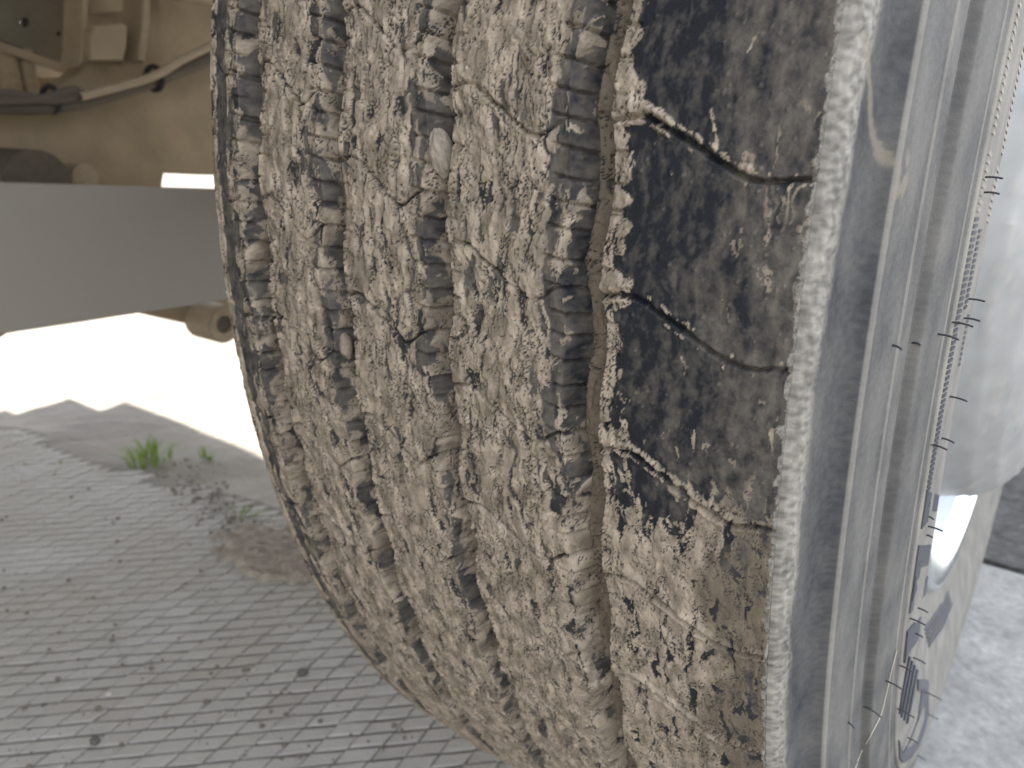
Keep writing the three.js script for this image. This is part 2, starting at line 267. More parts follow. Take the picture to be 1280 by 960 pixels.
/* cross-section columns: {x, d (depth below the tread surface), zone, k, u} */
const cols = [];
{
  // inner shoulder, coming up to rib 0
  const sh = [[-0.1460, 0.060], [-0.1430, 0.040], [-0.1415, 0.028], [-0.1400, 0.019], [-0.1375, 0.010], [-0.1340, 0.0035], [-0.1285, 0]];
  for (let i = 0; i < sh.length - 1; i++) { const n = i < 2 ? 6 : 10; for (let j = 0; j < n; j++) cols.push({ x: mix(sh[i][0], sh[i + 1][0], j / n), d: mix(sh[i][1], sh[i + 1][1], j / n), zone: 'shoulder', k: 0, u: 0 }); }
  for (let k = 0; k < 5; k++) {
    const [a, b] = RIB[k], step = k === 4 ? 0.00036 : k === 3 ? 0.0004 : 0.00046, n = Math.round((b - a) / step);
    for (let j = 0; j < n; j++) cols.push({ x: mix(a, b, j / n), d: 0, zone: 'rib', k, u: j / n });
    if (k < 4) {
      const c = RIB[k + 1][0], w = 0.0048, w2 = 0.0018, DEPTH = DEPTHS[k];
      for (let j = 0; j < 24; j++) { const t = j / 24; cols.push({ x: b + w * t, d: DEPTH * t, zone: 'wall', k, u: t }); }
      for (let j = 0; j < 12; j++) { const t = j / 12; cols.push({ x: mix(b + w, c - w2, t), d: DEPTH, zone: 'floor', k, u: t }); }
      for (let j = 0; j < 14; j++) { const t = j / 14; cols.push({ x: c - w2 + w2 * t, d: DEPTH * Math.pow(1 - t, 0.8), zone: 'wall2', k, u: t }); }
    } else cols.push({ x: b, d: 0, zone: 'rib', k, u: 1 });
  }
}
const PH0 = 0.27, PH1 = -0.80, ROWS = 1230;
/* everything in millimetres inside: s along the tread (positive upwards), x across */
function tread(c, ph) {
  const s = ph * R0 * 1000, x = c.x * 1000, k = c.k;
  // wavy groove edges: whole cross-section slides a little within each pitch
  const wob = (kk) => 0.0013 * Math.cos((ph - SIPE0[Math.min(4, kk + 1)] + 0.03) / PITCH * 6.2832) + 0.0004 * N5(s / 40, kk * 9);
  let slide = 0;
  if (c.zone === 'rib') { const L = k > 0 ? wob(k - 1) : 0, Rr = k < 4 ? wob(k) : 0; slide = mix(L, Rr, c.u); } else if (c.zone !== 'shoulder') slide = wob(k);
  // --- rubber relief
  let cut = 0, edgeCut = 0, lip = 0;
  if (c.zone === 'rib' || c.zone === 'shoulder') {
    const u = c.zone === 'rib' ? c.u : 0, p0 = SIPE0[k] + sipeS(k, u);
    const q = (ph - p0) / PITCH, m = (q - Math.round(q)) * PITCH * R0 * 1000 + 0.25 * N4(s / 5, x / 5);
    const sl = k === 0 ? 0.8 : mix(0.97, 0.74, sst(0.15, 0.3, u) * sst(0.78, 0.65, u)), dd = Math.abs(m) * sl;
    const fade = c.zone === 'shoulder' ? sst(0.030, 0.004, c.d) : 1;
    cut = (dd < 0.66 ? 2.6 * Math.pow(1 - dd / 0.66, 0.6) : 0) * fade * (k === 4 || k === 0 ? 1 : 0.75 + 0.4 * N3(s / 18, x / 18));
    lip = (m > 0 ? Math.exp(-Math.pow((dd - 1.7 - 1.2 * sst(0.35, 0.0, u)) / (0.9 + 1.6 * sst(0.35, 0.0, u)), 2)) : 0.75 * Math.exp(-Math.pow((dd - 1.5) / 0.6, 2))) * fade;
  }
  // short cuts across the rib edges and down the groove walls
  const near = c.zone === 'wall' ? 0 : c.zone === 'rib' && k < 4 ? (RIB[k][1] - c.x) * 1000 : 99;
  const near2 = c.zone === 'wall2' ? 0 : c.zone === 'rib' && k > 0 ? (c.x - RIB[k][0]) * 1000 : 99;
  const side = c.zone === 'wall2' ? k + 1 : k;
  if (near < 7 || near2 < 4.5) {
    const per = PITCH * R0 * 1000 / 6, slope = near < 7 ? -0.16 * (near - 2) : 0.1 * near2;
    const down = c.zone === 'wall' ? 1.2 * c.u : 0, q = (s - SIPE0[side] * R0 * 1000 + slope + down + 1.2 * N6(Math.round(s / per) * 3.1, side * 5)) / per, m = Math.abs(q - Math.round(q)) * per;
    const f = near < 7 ? sst(7, 5.5, near) : sst(4.5, 3.5, near2);
    if (m < 0.55) edgeCut = 2.0 * Math.pow(1 - m / 0.55, 0.6) * f;
  }
  // --- mud
  const wx = x + 2.6 * fb2(N1, s / 13, x / 8, 3), ws = s + 6 * fb2(N2, s / 17 + 40, x / 10, 3);
  const cov = fb2(N3, ws / 24, wx / 6.5, 4) * 1.15 + fb2(N4, ws / 60, wx / 22, 2) * 0.5;
  const mid = fb2(N5, ws / 14, wx / 6, 3), fine = fb2(N6, s / 2.3, x / 1.9, 3), clodM = sst(0.08, 0.30, fb2(N1, ws / 26 + 90, wx / 12 + 31, 3));
  let bias = 0.34, film = 0.10, wet = sst(0.0, 0.45, fb2(N2, s / 30 + 7, x / 14, 3)) * 0.7, thick = 1;
  const low = sst(-0.05, -0.17, ph + 0.05 * fb2(N4, s / 30, x / 30, 3));
  if (c.zone === 'shoulder') { bias = 0.75; thick = 0.12; wet = 0.15; film = 0.6; }
  if (c.zone === 'rib') {
    if (k === 0) { bias = mix(mix(0.7, -0.55, sst(0.16, 0.26, c.u + 0.04 * N2(s / 12, 8))), 0.05, sst(0.52, 0.62, c.u)) + 0.35 * low; thick = 0.4; film = 0.28; }
    if (k === 1 || k === 2 || k === 3) {
      bias = 0.46 + 0.12 * low; thick = 0.78; film = 0.36;
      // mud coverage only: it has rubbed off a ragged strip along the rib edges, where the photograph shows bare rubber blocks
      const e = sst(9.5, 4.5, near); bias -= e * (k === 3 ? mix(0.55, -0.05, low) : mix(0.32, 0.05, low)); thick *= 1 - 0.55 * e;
    }
    if (k === 4) {
      const n = fb2(N5, s / 46, x / 20, 4) * 0.35, edge = sst(0.16, 0.07, c.u + 0.06 * N2(s / 9, 2));
      bias = mix(-0.78 + 1.05 * edge + 0.34 * sst(0.5, 0.95, c.u + n), 0.52 + 0.2 * (1 - c.u), low) + lip * mix(1.05, 0.35, sst(0.3, 0.75, c.u));
      thick = mix(0.5, 0.5, low) * mix(1, 0.4, sst(0.45, 0.75, c.u)) + 0.6 * lip; film = mix(0.03, 0.36, sst(0.25, 0.9, c.u + n * 1.6)); wet = mix(wet * 0.4, 1, sst(0.5, 0.75, c.u + n) * sst(-0.06, -0.13, ph + n * 0.08));
    }
  }
  if (c.zone === 'wall') { bias = (k === 3 ? mix(-0.30, 0.55, low) : k === 2 ? mix(-0.05, 0.2, low) : mix(-0.02, 0.1, low)) ; thick = 0.35; film = k === 3 ? 0.24 : 0.36; }
  if (c.zone === 'wall2') { bias = 0.5; thick = 0.5; }
  if (c.zone === 'floor') { bias = 1.0; thick = 1.3; wet = k === 3 ? 1.0 : 0.7; }
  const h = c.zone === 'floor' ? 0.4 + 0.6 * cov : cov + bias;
  let T = -0.3;
  if (h > 0) {
    const g1 = h - 0.30 + mid * 0.22, g2 = h - 0.56 + mid * 0.30, gate = sst(-0.12, 0.22, fb2(N6, s / 26 + 3, x / 13, 2)), gate2 = sst(-0.12, 0.22, fb2(N6, s / 23 - 63, x / 13, 2));
    T = 0.12 + 0.30 * sst(0.0, 0.05, h) + 0.52 * sst(0.0, 0.035, g1) + 0.62 * sst(0.0, 0.035, g2) + 0.42 * Math.max(0, mid) + 0.05 * fine;
    T += clodM * (0.6 * Math.max(0, mid + 0.25) + 0.75 * Math.max(fine, -0.08) + 0.22 * Math.max(0, N4(s / 1.1, x / 1.0))) * sst(0.05, 0.3, h);
    // the crust has parted along the rims of its plates, so thin winding lines of rubber show
    if (c.zone === 'rib') {
      if (g1 < 0 && g1 > -0.032) T -= 1.4 * gate * Math.min(1, (g1 + 0.032) / 0.012);
      if (g2 < 0 && g2 > -0.028) T -= 1.9 * gate2 * Math.min(1, (g2 + 0.028) / 0.012);
    }
    T *= thick;
    // sinuous torn lines, mostly along the direction of travel
    const jag = 0.30 * N4(s / 2.8, x / 2.0) + 0.16 * N1(s / 1.1, x / 1.1), cr = Math.abs(N3(ws / 21 + 11, wx / 5.6 + 5) + jag), cr2 = Math.abs(N5(ws / 26 - 31, wx / 6.4) + jag);
    const cm = sst(-0.10, 0.12, fb2(N6, s / 30 + 3, x / 14, 2)), cm2 = sst(-0.10, 0.12, fb2(N6, s / 27 - 83, x / 14, 2)), th = Math.min(1, thick + 0.15);
    if (cr < 0.055) T -= Math.min(1, (1 - cr / 0.055) * 2) * 2.2 * cm * th;
    if (cr2 < 0.045) T -= Math.min(1, (1 - cr2 / 0.045) * 2) * 2.0 * cm2 * th;
    // pitted patches where bare rubber is only peppered with mud
    const pit = sst(0.30, 0.38, fb2(N2, ws / 28 + 200, wx / 9, 3)) * (c.zone === 'rib' ? 1 : 0);
    if (pit > 0) T -= pit * (0.55 + 1.5 * Math.max(0, 0.25 - fb2(N1, s / 1.5, x / 1.5, 2)));
  }
  if (c.zone === 'rib' && k < 4 && k > 0) T -= cut * 0.35;
  let bead = 0;
  if (c.zone !== 'shoulder') { const cs = 1.9, gi = Math.floor(s / cs), gj = Math.floor(x / cs), bm = sst(0.02, 0.35, fb2(N4, s / 15 + 51, x / 9, 3) + 0.10);
    if (bm > 0) for (let a = -1; a <= 1; a++) for (let b = -1; b <= 1; b++) { const q = hash(gi + a, gj + b); if ((q & 255) / 255 > bm * 0.3) continue; const cx = (gi + a + 0.2 + ((q >> 8) & 255) / 255 * 0.6) * cs, cy = (gj + b + 0.2 + ((q >> 16) & 255) / 255 * 0.6) * cs, rr = 0.28 + ((q >> 4) & 63) / 63 * 0.5, d2 = ((s - cx) ** 2 + (x - cy) ** 2) / (rr * rr); if (d2 < 1) bead = Math.max(bead, rr * 0.8 * Math.sqrt(1 - d2)); } }
  const rub = -cut - edgeCut + (c.zone === 'rib' ? 0.06 * fine : 0);
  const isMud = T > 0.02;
  const fill = c.zone === 'floor' ? 0.5 : c.zone === 'wall' ? 0.1 : isMud ? (near < 7 || k === 4 ? 0.2 : 0.42) : 0;
  const height = (rub * (1 - fill) + Math.max(0, T) + bead * (isMud ? 0.7 : 1)) / 1000;
  // position: move along the outward normal of the cross-section (radial on top, sideways on walls)
  let nx = 0, nr = 1; if (c.zone === 'wall') { nx = 0.85; nr = 0.5; } else if (c.zone === 'wall2') { nx = -0.85; nr = 0.5; } else if (c.zone === 'shoulder') { const t = sst(0, 0.012, c.d); nx = -t; nr = 1 - t * 0.6; }
  const shadeFree = (c.zone === 'wall' && c.u < 0.08) || (c.zone === 'wall2' && c.u > 0.9) ? 0.3 : 1;
  const x3 = c.x + slide + nx * height * shadeFree, r = rOf(c.x) - c.d + nr * height;
  // --- colour
  // rubber: dusty where it has lain bare, colour darkened inside the cracks of the crust; thin mud lets it through
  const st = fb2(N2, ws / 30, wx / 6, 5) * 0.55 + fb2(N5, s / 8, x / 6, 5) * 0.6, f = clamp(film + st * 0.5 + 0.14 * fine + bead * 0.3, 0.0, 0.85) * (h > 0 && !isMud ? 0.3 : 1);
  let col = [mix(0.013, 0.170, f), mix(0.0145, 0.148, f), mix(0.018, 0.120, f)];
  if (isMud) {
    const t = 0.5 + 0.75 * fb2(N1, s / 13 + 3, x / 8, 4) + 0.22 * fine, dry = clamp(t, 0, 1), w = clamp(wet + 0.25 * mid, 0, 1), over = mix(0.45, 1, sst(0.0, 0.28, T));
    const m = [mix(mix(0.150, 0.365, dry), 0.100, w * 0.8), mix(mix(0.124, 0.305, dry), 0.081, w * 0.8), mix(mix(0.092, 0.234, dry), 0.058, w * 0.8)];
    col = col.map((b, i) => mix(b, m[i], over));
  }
  // pale crust of the shoulder edge crumbling over onto the rib
  if (k === 4 && c.zone === 'rib') { const e = (RIB[4][1] - c.x) * 1000; if (e < 0.3 + 3.2 * Math.abs(fb2(N6, s / 14, x / 9, 4))) { const t = 0.19 + 0.15 * fine; return { x: x3, r, mud: true, col: [t, t * 0.94, t * 0.82] }; } }
  return { x: x3, r, mud: isMud, col };
}
function hash(i, j) { let h = Math.imul(i, 374761393) ^ Math.imul(j, 668265263); h = Math.imul(h ^ (h >>> 13), 1274126177); return (h ^ (h >>> 16)) >>> 0; }
function gridToMeshes(rows, columns, get, uvs, emit) {
  const n = columns.length, P3 = new Float32Array(rows * n * 3), C3 = new Float32Array(rows * n * 3), mud = new Uint8Array(rows * n);
  for (let j = 0; j < rows; j++) { const ph = mix(PH0, PH1, j / (rows - 1)); const cs = Math.cos(ph), sn = Math.sin(ph);
    for (let i = 0; i < n; i++) { const t = get(columns[i], ph), k = j * n + i; P3[k * 3] = t.x; P3[k * 3 + 1] = AXLE + t.r * sn; P3[k * 3 + 2] = t.r * cs; C3.set(t.col, k * 3); mud[k] = t.mud ? 1 : 0; } }
  // smooth normals over the whole sheet
  const all = new THREE.BufferGeometry(); all.setAttribute('position', new THREE.BufferAttribute(P3, 3)); const id = new Uint32Array((rows - 1) * (n - 1) * 6); let w = 0;
  for (let j = 0; j < rows - 1; j++) for (let i = 0; i < n - 1; i++) { const a = j * n + i, b = a + n; id[w++] = a; id[w++] = b; id[w++] = a + 1; id[w++] = a + 1; id[w++] = b; id[w++] = b + 1; }
  all.setIndex(new THREE.BufferAttribute(id, 1)); all.computeVertexNormals(); const NN = all.getAttribute('normal').array;
  const build = (i0, i1, wantMud) => {
    const map = new Int32Array(rows * n).fill(-1), pos = [], nor = [], col = [], uv = [], ix = [];
    const vtx = (k) => { if (map[k] < 0) { map[k] = pos.length / 3; pos.push(P3[k * 3], P3[k * 3 + 1], P3[k * 3 + 2]); nor.push(NN[k * 3], NN[k * 3 + 1], NN[k * 3 + 2]); col.push(C3[k * 3], C3[k * 3 + 1], C3[k * 3 + 2]); const i = k % n, j = (k - i) / n; uv.push(uvs[i] * 45, j / rows * (PH1 - PH0) * R0 * 45); } return map[k]; };
    for (let j = 0; j < rows - 1; j++) for (let i = i0; i < i1; i++) for (let h = 0; h < 2; h++) {
      const a = j * n + i, b = a + n, t = h ? [a + 1, b, b + 1] : [a, b, a + 1], m = mud[t[0]] + mud[t[1]] + mud[t[2]] >= 2;
      if (wantMud !== null && m !== wantMud) continue; ix.push(vtx(t[0]), vtx(t[1]), vtx(t[2]));
    }
    const g = new THREE.BufferGeometry(); g.setAttribute('position', new THREE.Float32BufferAttribute(pos, 3)); g.setAttribute('normal', new THREE.Float32BufferAttribute(nor, 3)); g.setAttribute('color', new THREE.Float32BufferAttribute(col, 3)); g.setAttribute('uv', new THREE.Float32BufferAttribute(uv, 2)); g.setIndex(ix); return g;
  };
  emit(build);
}
{
  const uvs = [0]; for (let i = 1; i < cols.length; i++) uvs.push(uvs[i - 1] + Math.hypot(cols[i].x - cols[i - 1].x, cols[i].d - cols[i - 1].d));
  gridToMeshes(ROWS, cols, tread, uvs, (build) => {
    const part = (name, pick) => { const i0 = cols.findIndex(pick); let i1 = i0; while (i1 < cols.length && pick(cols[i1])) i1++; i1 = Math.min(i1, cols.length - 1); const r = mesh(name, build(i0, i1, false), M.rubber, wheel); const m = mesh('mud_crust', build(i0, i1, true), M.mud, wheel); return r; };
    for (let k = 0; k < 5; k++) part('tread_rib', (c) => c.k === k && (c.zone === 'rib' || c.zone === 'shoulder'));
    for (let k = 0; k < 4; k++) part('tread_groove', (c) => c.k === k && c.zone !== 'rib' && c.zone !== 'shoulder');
  });
}
/* the unseen rest of the tread, plain ribs and grooves, flattened where it stands on the ground */
const flat = (y) => Math.max(y, 0.0006);
function revolve(profile, a0, a1, n, colour) {                                         // profile: [x, r] pairs; colour(x, r, a) -> rgb
  const m = profile.length, pos = [], col = [], uv = [], ix = [];
  for (let j = 0; j <= n; j++) { const a = mix(a0, a1, j / n); let l = 0; for (let i = 0; i < m; i++) { const [x, r] = profile[i]; if (i) l += Math.hypot(x - profile[i - 1][0], r - profile[i - 1][1]); pos.push(x, flat(AXLE + r * Math.sin(a)), r * Math.cos(a)); col.push(...colour(x, r, a, i)); uv.push(l * 45, a * 0.45 * 45); } }
  for (let j = 0; j < n; j++) for (let i = 0; i < m - 1; i++) { const a = j * m + i, b = a + m; a0 > a1 ? ix.push(a, b, a + 1, a + 1, b, b + 1) : ix.push(a, a + 1, b, a + 1, b + 1, b); }
  const g = new THREE.BufferGeometry(); g.setAttribute('position', new THREE.Float32BufferAttribute(pos, 3)); g.setAttribute('color', new THREE.Float32BufferAttribute(col, 3)); g.setAttribute('uv', new THREE.Float32BufferAttribute(uv, 2)); g.setIndex(ix); g.computeVertexNormals(); return g;
}
{
  const pr = cols.filter((c, i) => c.zone !== 'rib' || i % 12 === 0 || c.u === 0 || cols[i + 1]?.zone !== 'rib').map((c) => [c.x, rOf(c.x) - c.d]);
  mesh('tread_far_side', revolve(pr, PH1 + 0.0005, PH0 - 2 * Math.PI - 0.0005, 420, (x, r, a) => { const t = 0.5 + fb2(N2, a * 9, x * 70, 3); return [0.22 * t, 0.18 * t, 0.135 * t]; }), M.mud, wheel);
}
/* outer sidewall: chamfer, shoulder face, ledge, fine ridges, bulge, bead */
const SIDE = [[0.1185, 0.5278], [0.1199, 0.5288], [0.1215, 0.5284], [0.1232, 0.5270], [0.1246, 0.5250], [0.1256, 0.5225], [0.1262, 0.5190], [0.1267, 0.5155], [0.1274, 0.5125], [0.1286, 0.5104], [0.1304, 0.5089], [0.1326, 0.5079], [0.1337, 0.5073], [0.1343, 0.5060], [0.1353, 0.4960], [0.1363, 0.4856], [0.13665, 0.4838], [0.1372, 0.4834], [0.1369, 0.4826], [0.1378, 0.4752], [0.1379, 0.4740], [0.1364, 0.4730], [0.1362, 0.4700], [0.1364, 0.4645], [0.1396, 0.4634], [0.1402, 0.4628], [0.1415, 0.4550], [0.1428, 0.4418], [0.1434, 0.4408], [0.14295, 0.4398], [0.1436, 0.4342], [0.1434, 0.4335], [0.1415, 0.4331], [0.1415, 0.4315], [0.1443, 0.4308], [0.1450, 0.4280], [0.1460, 0.4200], [0.1463, 0.4100], [0.1458, 0.3980], [0.1444, 0.3860], [0.1420, 0.3720], [0.1390, 0.3570], [0.1360, 0.3430], [0.1335, 0.3330], [0.1312, 0.3240], [0.1295, 0.3160], [0.1270, 0.3110]];
const sideR = (r) => { for (let i = 1; i < SIDE.length; i++) if (SIDE[i][1] <= r) return mix(SIDE[i][0], SIDE[i - 1][0], (r - SIDE[i][1]) / Math.max(1e-6, SIDE[i - 1][1] - SIDE[i][1])); return SIDE[SIDE.length - 1][0]; };
{
  const fineProfile = []; for (let i = 0; i < SIDE.length - 1; i++) { const L = Math.hypot(SIDE[i + 1][0] - SIDE[i][0], SIDE[i + 1][1] - SIDE[i][1]), n = Math.max(2, Math.ceil(L / (i < 6 ? 0.00045 : 0.0009))); for (let j = 0; j < n; j++) fineProfile.push([mix(SIDE[i][0], SIDE[i + 1][0], j / n), mix(SIDE[i][1], SIDE[i + 1][1], j / n)]); }
  fineProfile.push(SIDE[SIDE.length - 1]);
  const ridge = (r) => Math.abs(r - 0.4834) < 0.0007 || Math.abs(r - 0.4408) < 0.0007 || Math.abs(r - 0.4311) < 0.0005 || Math.abs(r - 0.5071) < 0.0006;
  const colour = (x, r, a) => {
    const s = a * R0 * 1000, y = r * 1000;
    const blotch = fb2(N3, s / 60, y / 25, 4), fine = fb2(N6, s / 3.4, y / 3.0, 2), st = fb2(N2, s / 30, y / 12, 3);
    let f = (r > 0.5078 ? 0.15 : 0.27) + 0.2 * blotch + 0.10 * fine + 0.04 * st; if (ridge(r)) f += 0.35; if (r < 0.431) f += 0.36 + 0.1 * blotch; 
    let c = [mix(0.035, 0.26, f), mix(0.036, 0.245, f), mix(0.039, 0.215, f)];
    const widthN = 4.6 + 2.0 * fb2(N4, s / 35, 1.7, 3) + 3.4 * sst(0.02, 0.16, a), dEdge = (0.5289 - r) * 1000;
    const pale = sst(1.6, -0.8, dEdge - widthN + 2.2 * fine + 1.2 * st); 
    if (pale > 0) { const t = 0.19 + 0.15 * fine + 0.06 * st + 0.05 * blotch; c = [mix(c[0], t, pale), mix(c[1], t * 0.94, pale), mix(c[2], t * 0.82, pale)]; }
    // a tan trickle of dried mud across the shoulder face, and its spread on the ledge
    const path = mix(6, 21, (0.136 - a) / 0.05) + 1.2 * fb2(N1, s / 7, 2, 2), run = Math.abs(dEdge - path), tan = Math.max(sst(1.9, 0.9, run + 0.8 * fine) * sst(0.083, 0.088, a) * sst(0.145, 0.135, a), sst(0.12, 0.3, fb2(N1, s / 12, y / 6, 3) + 0.12) * sst(0.055, 0.065, a) * sst(0.097, 0.09, a) * sst(21.2, 21.8, dEdge) * sst(34, 29, dEdge));
    if (tan > 0) c = [mix(c[0], 0.20, tan * 0.6), mix(c[1], 0.175, tan * 0.6), mix(c[2], 0.135, tan * 0.6)];
    return c;
  };
  const g = revolve(fineProfile, PH0, -0.98, 1150, colour);
  const p = g.getAttribute('position'), m = fineProfile.length;                          // grainy crust on the chamfer
  for (let k = 0; k < p.count; k++) { const i = k % m, [x, r] = fineProfile[i]; const dE = (0.5289 - r) * 1000; if (i < 2 || dE > 8) continue; const a = Math.atan2(p.getY(k) - AXLE, p.getZ(k)), s = a * R0 * 1000; const b = (0.25 + 0.7 * Math.abs(fb2(N6, s / 3.1, dE / 2.2 + x * 400, 3)) + 0.3 * N5(s / 9, dE / 2)) * sst(8, 4, dE) * sst(0.1, 2.2, dE) / 1000; p.setX(k, p.getX(k) + b * 0.8); const q = (r + b * 0.55) / r; p.setY(k, AXLE + (p.getY(k) - AXLE) * q); p.setZ(k, p.getZ(k) * q); }
  g.computeVertexNormals();
  const near = mesh('sidewall', g, M.side, wheel);
  const far = mesh('sidewall', revolve(SIDE, -0.98 + 0.0003, PH0 - 2 * Math.PI - 0.0003, 520, colour), M.side, wheel);
  const inner = SIDE.filter((_, i) => i > 8).map(([x, r]) => [-x, Math.min(r, 0.4712)]).reverse(); inner.push([-0.1460, 0.4715]);
  const IN = [[-0.1270, 0.311], [-0.1312, 0.324], [-0.1390, 0.357], [-0.1463, 0.41], [-0.1466, 0.44], [-0.1460, 0.4697]];
  mesh('inner_sidewall', revolve(IN, PH0, PH0 - 2 * Math.PI, 360, (x, r, a) => { const t = 0.5 + fb2(N3, a * 12, r * 60, 3); return [0.15 * t, 0.13 * t, 0.105 * t]; }), M.side, wheel);
  /* raised marks on the sidewall: arc plates */
  const arc = (r0, r1, a0, a1, h, skew = 0) => { const n = Math.max(3, Math.ceil(Math.abs(a1 - a0) / 0.006)), v = [], ix = []; 
    const at = (r, a, up) => [sideR(r) + up, AXLE + r * Math.sin(a), r * Math.cos(a)];
    for (let j = 0; j <= n; j++) { const t = j / n, a = mix(a0, a1, t), A = a + skew; v.push(...at(r0, a, -0.0004), ...at(r0 - 0.0003, a, h), ...at(r1 + 0.0003, A, h), ...at(r1, A, -0.0004)); }
    for (let j = 0; j < n; j++) for (let i = 0; i < 3; i++) { const a = j * 4 + i, b = a + 4; ix.push(a, b, a + 1, a + 1, b, b + 1); }
    const e = n * 4; ix.push(0, 1, 2, 0, 2, 3, e, e + 2, e + 1, e, e + 3, e + 2);
    const gg = new THREE.BufferGeometry(); gg.setAttribute('position', new THREE.Float32BufferAttribute(v, 3)); gg.setIndex(ix); const f = gg.toNonIndexed(); f.computeVertexNormals(); f.setAttribute('uv', new THREE.Float32BufferAttribute(new Float32Array(f.getAttribute('position').count * 2), 2)); return f; };
  const mark = std({ color: lin(0.05, 0.052, 0.06), roughness: 0.5 }), markTan = std({ color: lin(0.22, 0.20, 0.165), roughness: 0.7 });
  const add = (name, geo, mat) => mesh(name, geo, mat, wheel);
  // serrated bands: many fine bars joined into one part each
  const bars = (r0, r1, a0, a1, pitch, h, skew) => { const l = []; for (let a = a0; a > a1; a -= pitch) l.push(arc(r0, r1, a, a - pitch * 0.55, h, skew)); return mergeGeometries(l); };
  add('serrated_band', bars(0.4302, 0.4268, 0.055, -0.19, 0.0052, 0.0005, 0), mark, near);
  add('serrated_band', bars(0.4235, 0.4205, 0.045, -0.02, 0.0048, 0.0005, 0), mark, near);
  add('hatched_panel', bars(0.4300, 0.403, 0.24, 0.118, 0.0060, 0.0005, -0.012), markTan, near);
  add('hatched_panel', bars(0.4300, 0.406, 0.105, 0.060, 0.0060, 0.0005, -0.012), markTan, near);
  add('hatched_panel', bars(0.432, 0.412, -0.02, -0.065, 0.0050, 0.0005, -0.010), mark, near);
  // lettering blocks and stripes round the lower sidewall
  const letters = []; { const q = rng(8); let a = -0.185; while (a > -0.44) { const w = 0.016 + 0.03 * q(), d = 0.400 + 0.012 * q(); letters.push([0.4300, d, a, a - w, -0.03 - 0.03 * q()]); if (q() > 0.45) letters.push([0.4300, 0.424, a - w, a - w - 0.022, 0]); a -= w + 0.03 + 0.02 * q(); } }
  for (const [r0, r1, a0, a1, sk] of letters) add('raised_letter', arc(r0, r1, a0, a1, 0.0006, sk), mark);
  const hit = (u, v) => { const d = ray(u, v), c = camera.position; let pf = null; for (let t = 0.12; t < 1.6; t += 0.0004) { const q = c.clone().addScaledVector(d, t), r = Math.hypot(q.y - AXLE, q.z); const f = r > 0.311 && r < 0.5289 ? q.x - sideR(r) : 1; if (pf !== null && pf > 0 && f <= 0) return q; pf = f; } return null; };
  // raised figures lower down: outlines found on the sidewall, lifted off it by under a millimetre
  const figure = (name, px) => {
    const pts = []; for (let i = 0; i < px.length; i++) { const [a, b] = px[i], [c, d] = px[(i + 1) % px.length]; for (let k = 0; k < 3; k++) { const h = hit(1060 + mix(a, c, k / 3) / 4, 720 + mix(b, d, k / 3) / 4); if (h) { const r = Math.hypot(h.y - AXLE, h.z); if (r < 0.4302 && r > 0.33) pts.push([r, Math.atan2(h.y - AXLE, h.z)]); } } }
    if (pts.length < 5) return;
    const flat2 = pts.map(([r, a]) => new THREE.Vector2(r * Math.cos(a), r * Math.sin(a))), tri = THREE.ShapeUtils.triangulateShape(flat2, []), v = [], P4 = ([r, a], up) => [sideR(r) + up, AXLE + r * Math.sin(a), r * Math.cos(a)];
    for (const t of tri) for (const k of t) v.push(...P4(pts[k], 0.0009));
    for (let k = 0; k < pts.length; k++) { const n = (k + 1) % pts.length, A = P4(pts[k], -0.0004), B = P4(pts[n], -0.0004), C = P4(pts[n], 0.0009), D = P4(pts[k], 0.0009); v.push(...A, ...B, ...C, ...A, ...C, ...D); }
    const g2 = new THREE.BufferGeometry(); g2.setAttribute('position', new THREE.Float32BufferAttribute(v, 3)); g2.setAttribute('uv', new THREE.Float32BufferAttribute(new Float32Array(v.length / 3 * 2), 2)); g2.computeVertexNormals(); add(name, g2, mark);
  };
  for (let i = 0; i < 5; i++) { const t0 = i / 5, t1 = (i + 0.42) / 5, T = (t) => [mix(492, 522, t), mix(55, 152, t)], B = (t) => [mix(380, 405, t), mix(262, 365, t)], C = (t) => [mix(436, 463, t) + 14, mix(158, 258, t) + 5]; figure('raised_stripe', [T(t0), T(t1), C(t1), B(t1), B(t0), C(t0)]); }
  figure('raised_letter', [[300, 0], [328, 0], [335, 60], [300, 160], [268, 285], [275, 120]]);
  figure('raised_letter', [[270, 300], [328, 230], [322, 330], [285, 400], [258, 500], [238, 610], [246, 430]]);
  for (let i = 0; i < 4; i++) figure('raised_stripe', [[300 + i * 13, 400 + i * 22], [307 + i * 13, 400 + i * 22], [254 + i * 14, 690 + i * 15], [247 + i * 14, 690 + i * 15]]);
  figure('raised_letter', [[232, 690], [250, 820], [268, 888], [300, 835], [345, 720], [365, 575], [345, 570], [345, 515], [398, 520], [397, 680], [384, 760], [350, 850], [310, 908], [270, 932], [246, 895], [232, 820]]);
  // pale straws stuck to the sidewall
  const straw = (px, label) => { const c = px.map(([u, v]) => hit(u, v)).filter(Boolean).map((q) => q.add(V3(0.0004, 0, 0.0002))); const m = mesh(numbered('straw'), new THREE.TubeGeometry(new THREE.CatmullRomCurve3(c), 60, 0.0002, 5), std({ color: lin(0.42, 0.38, 0.30), roughness: 0.8 })); tag(m, label, 'straw'); };
  straw([[1120, 812], [1114, 835], [1106, 870], [1100, 893], [1088, 917], [1076, 938], [1068, 960], [1058, 990]], 'thin pale straw stuck slantwise low on the tyre sidewall');
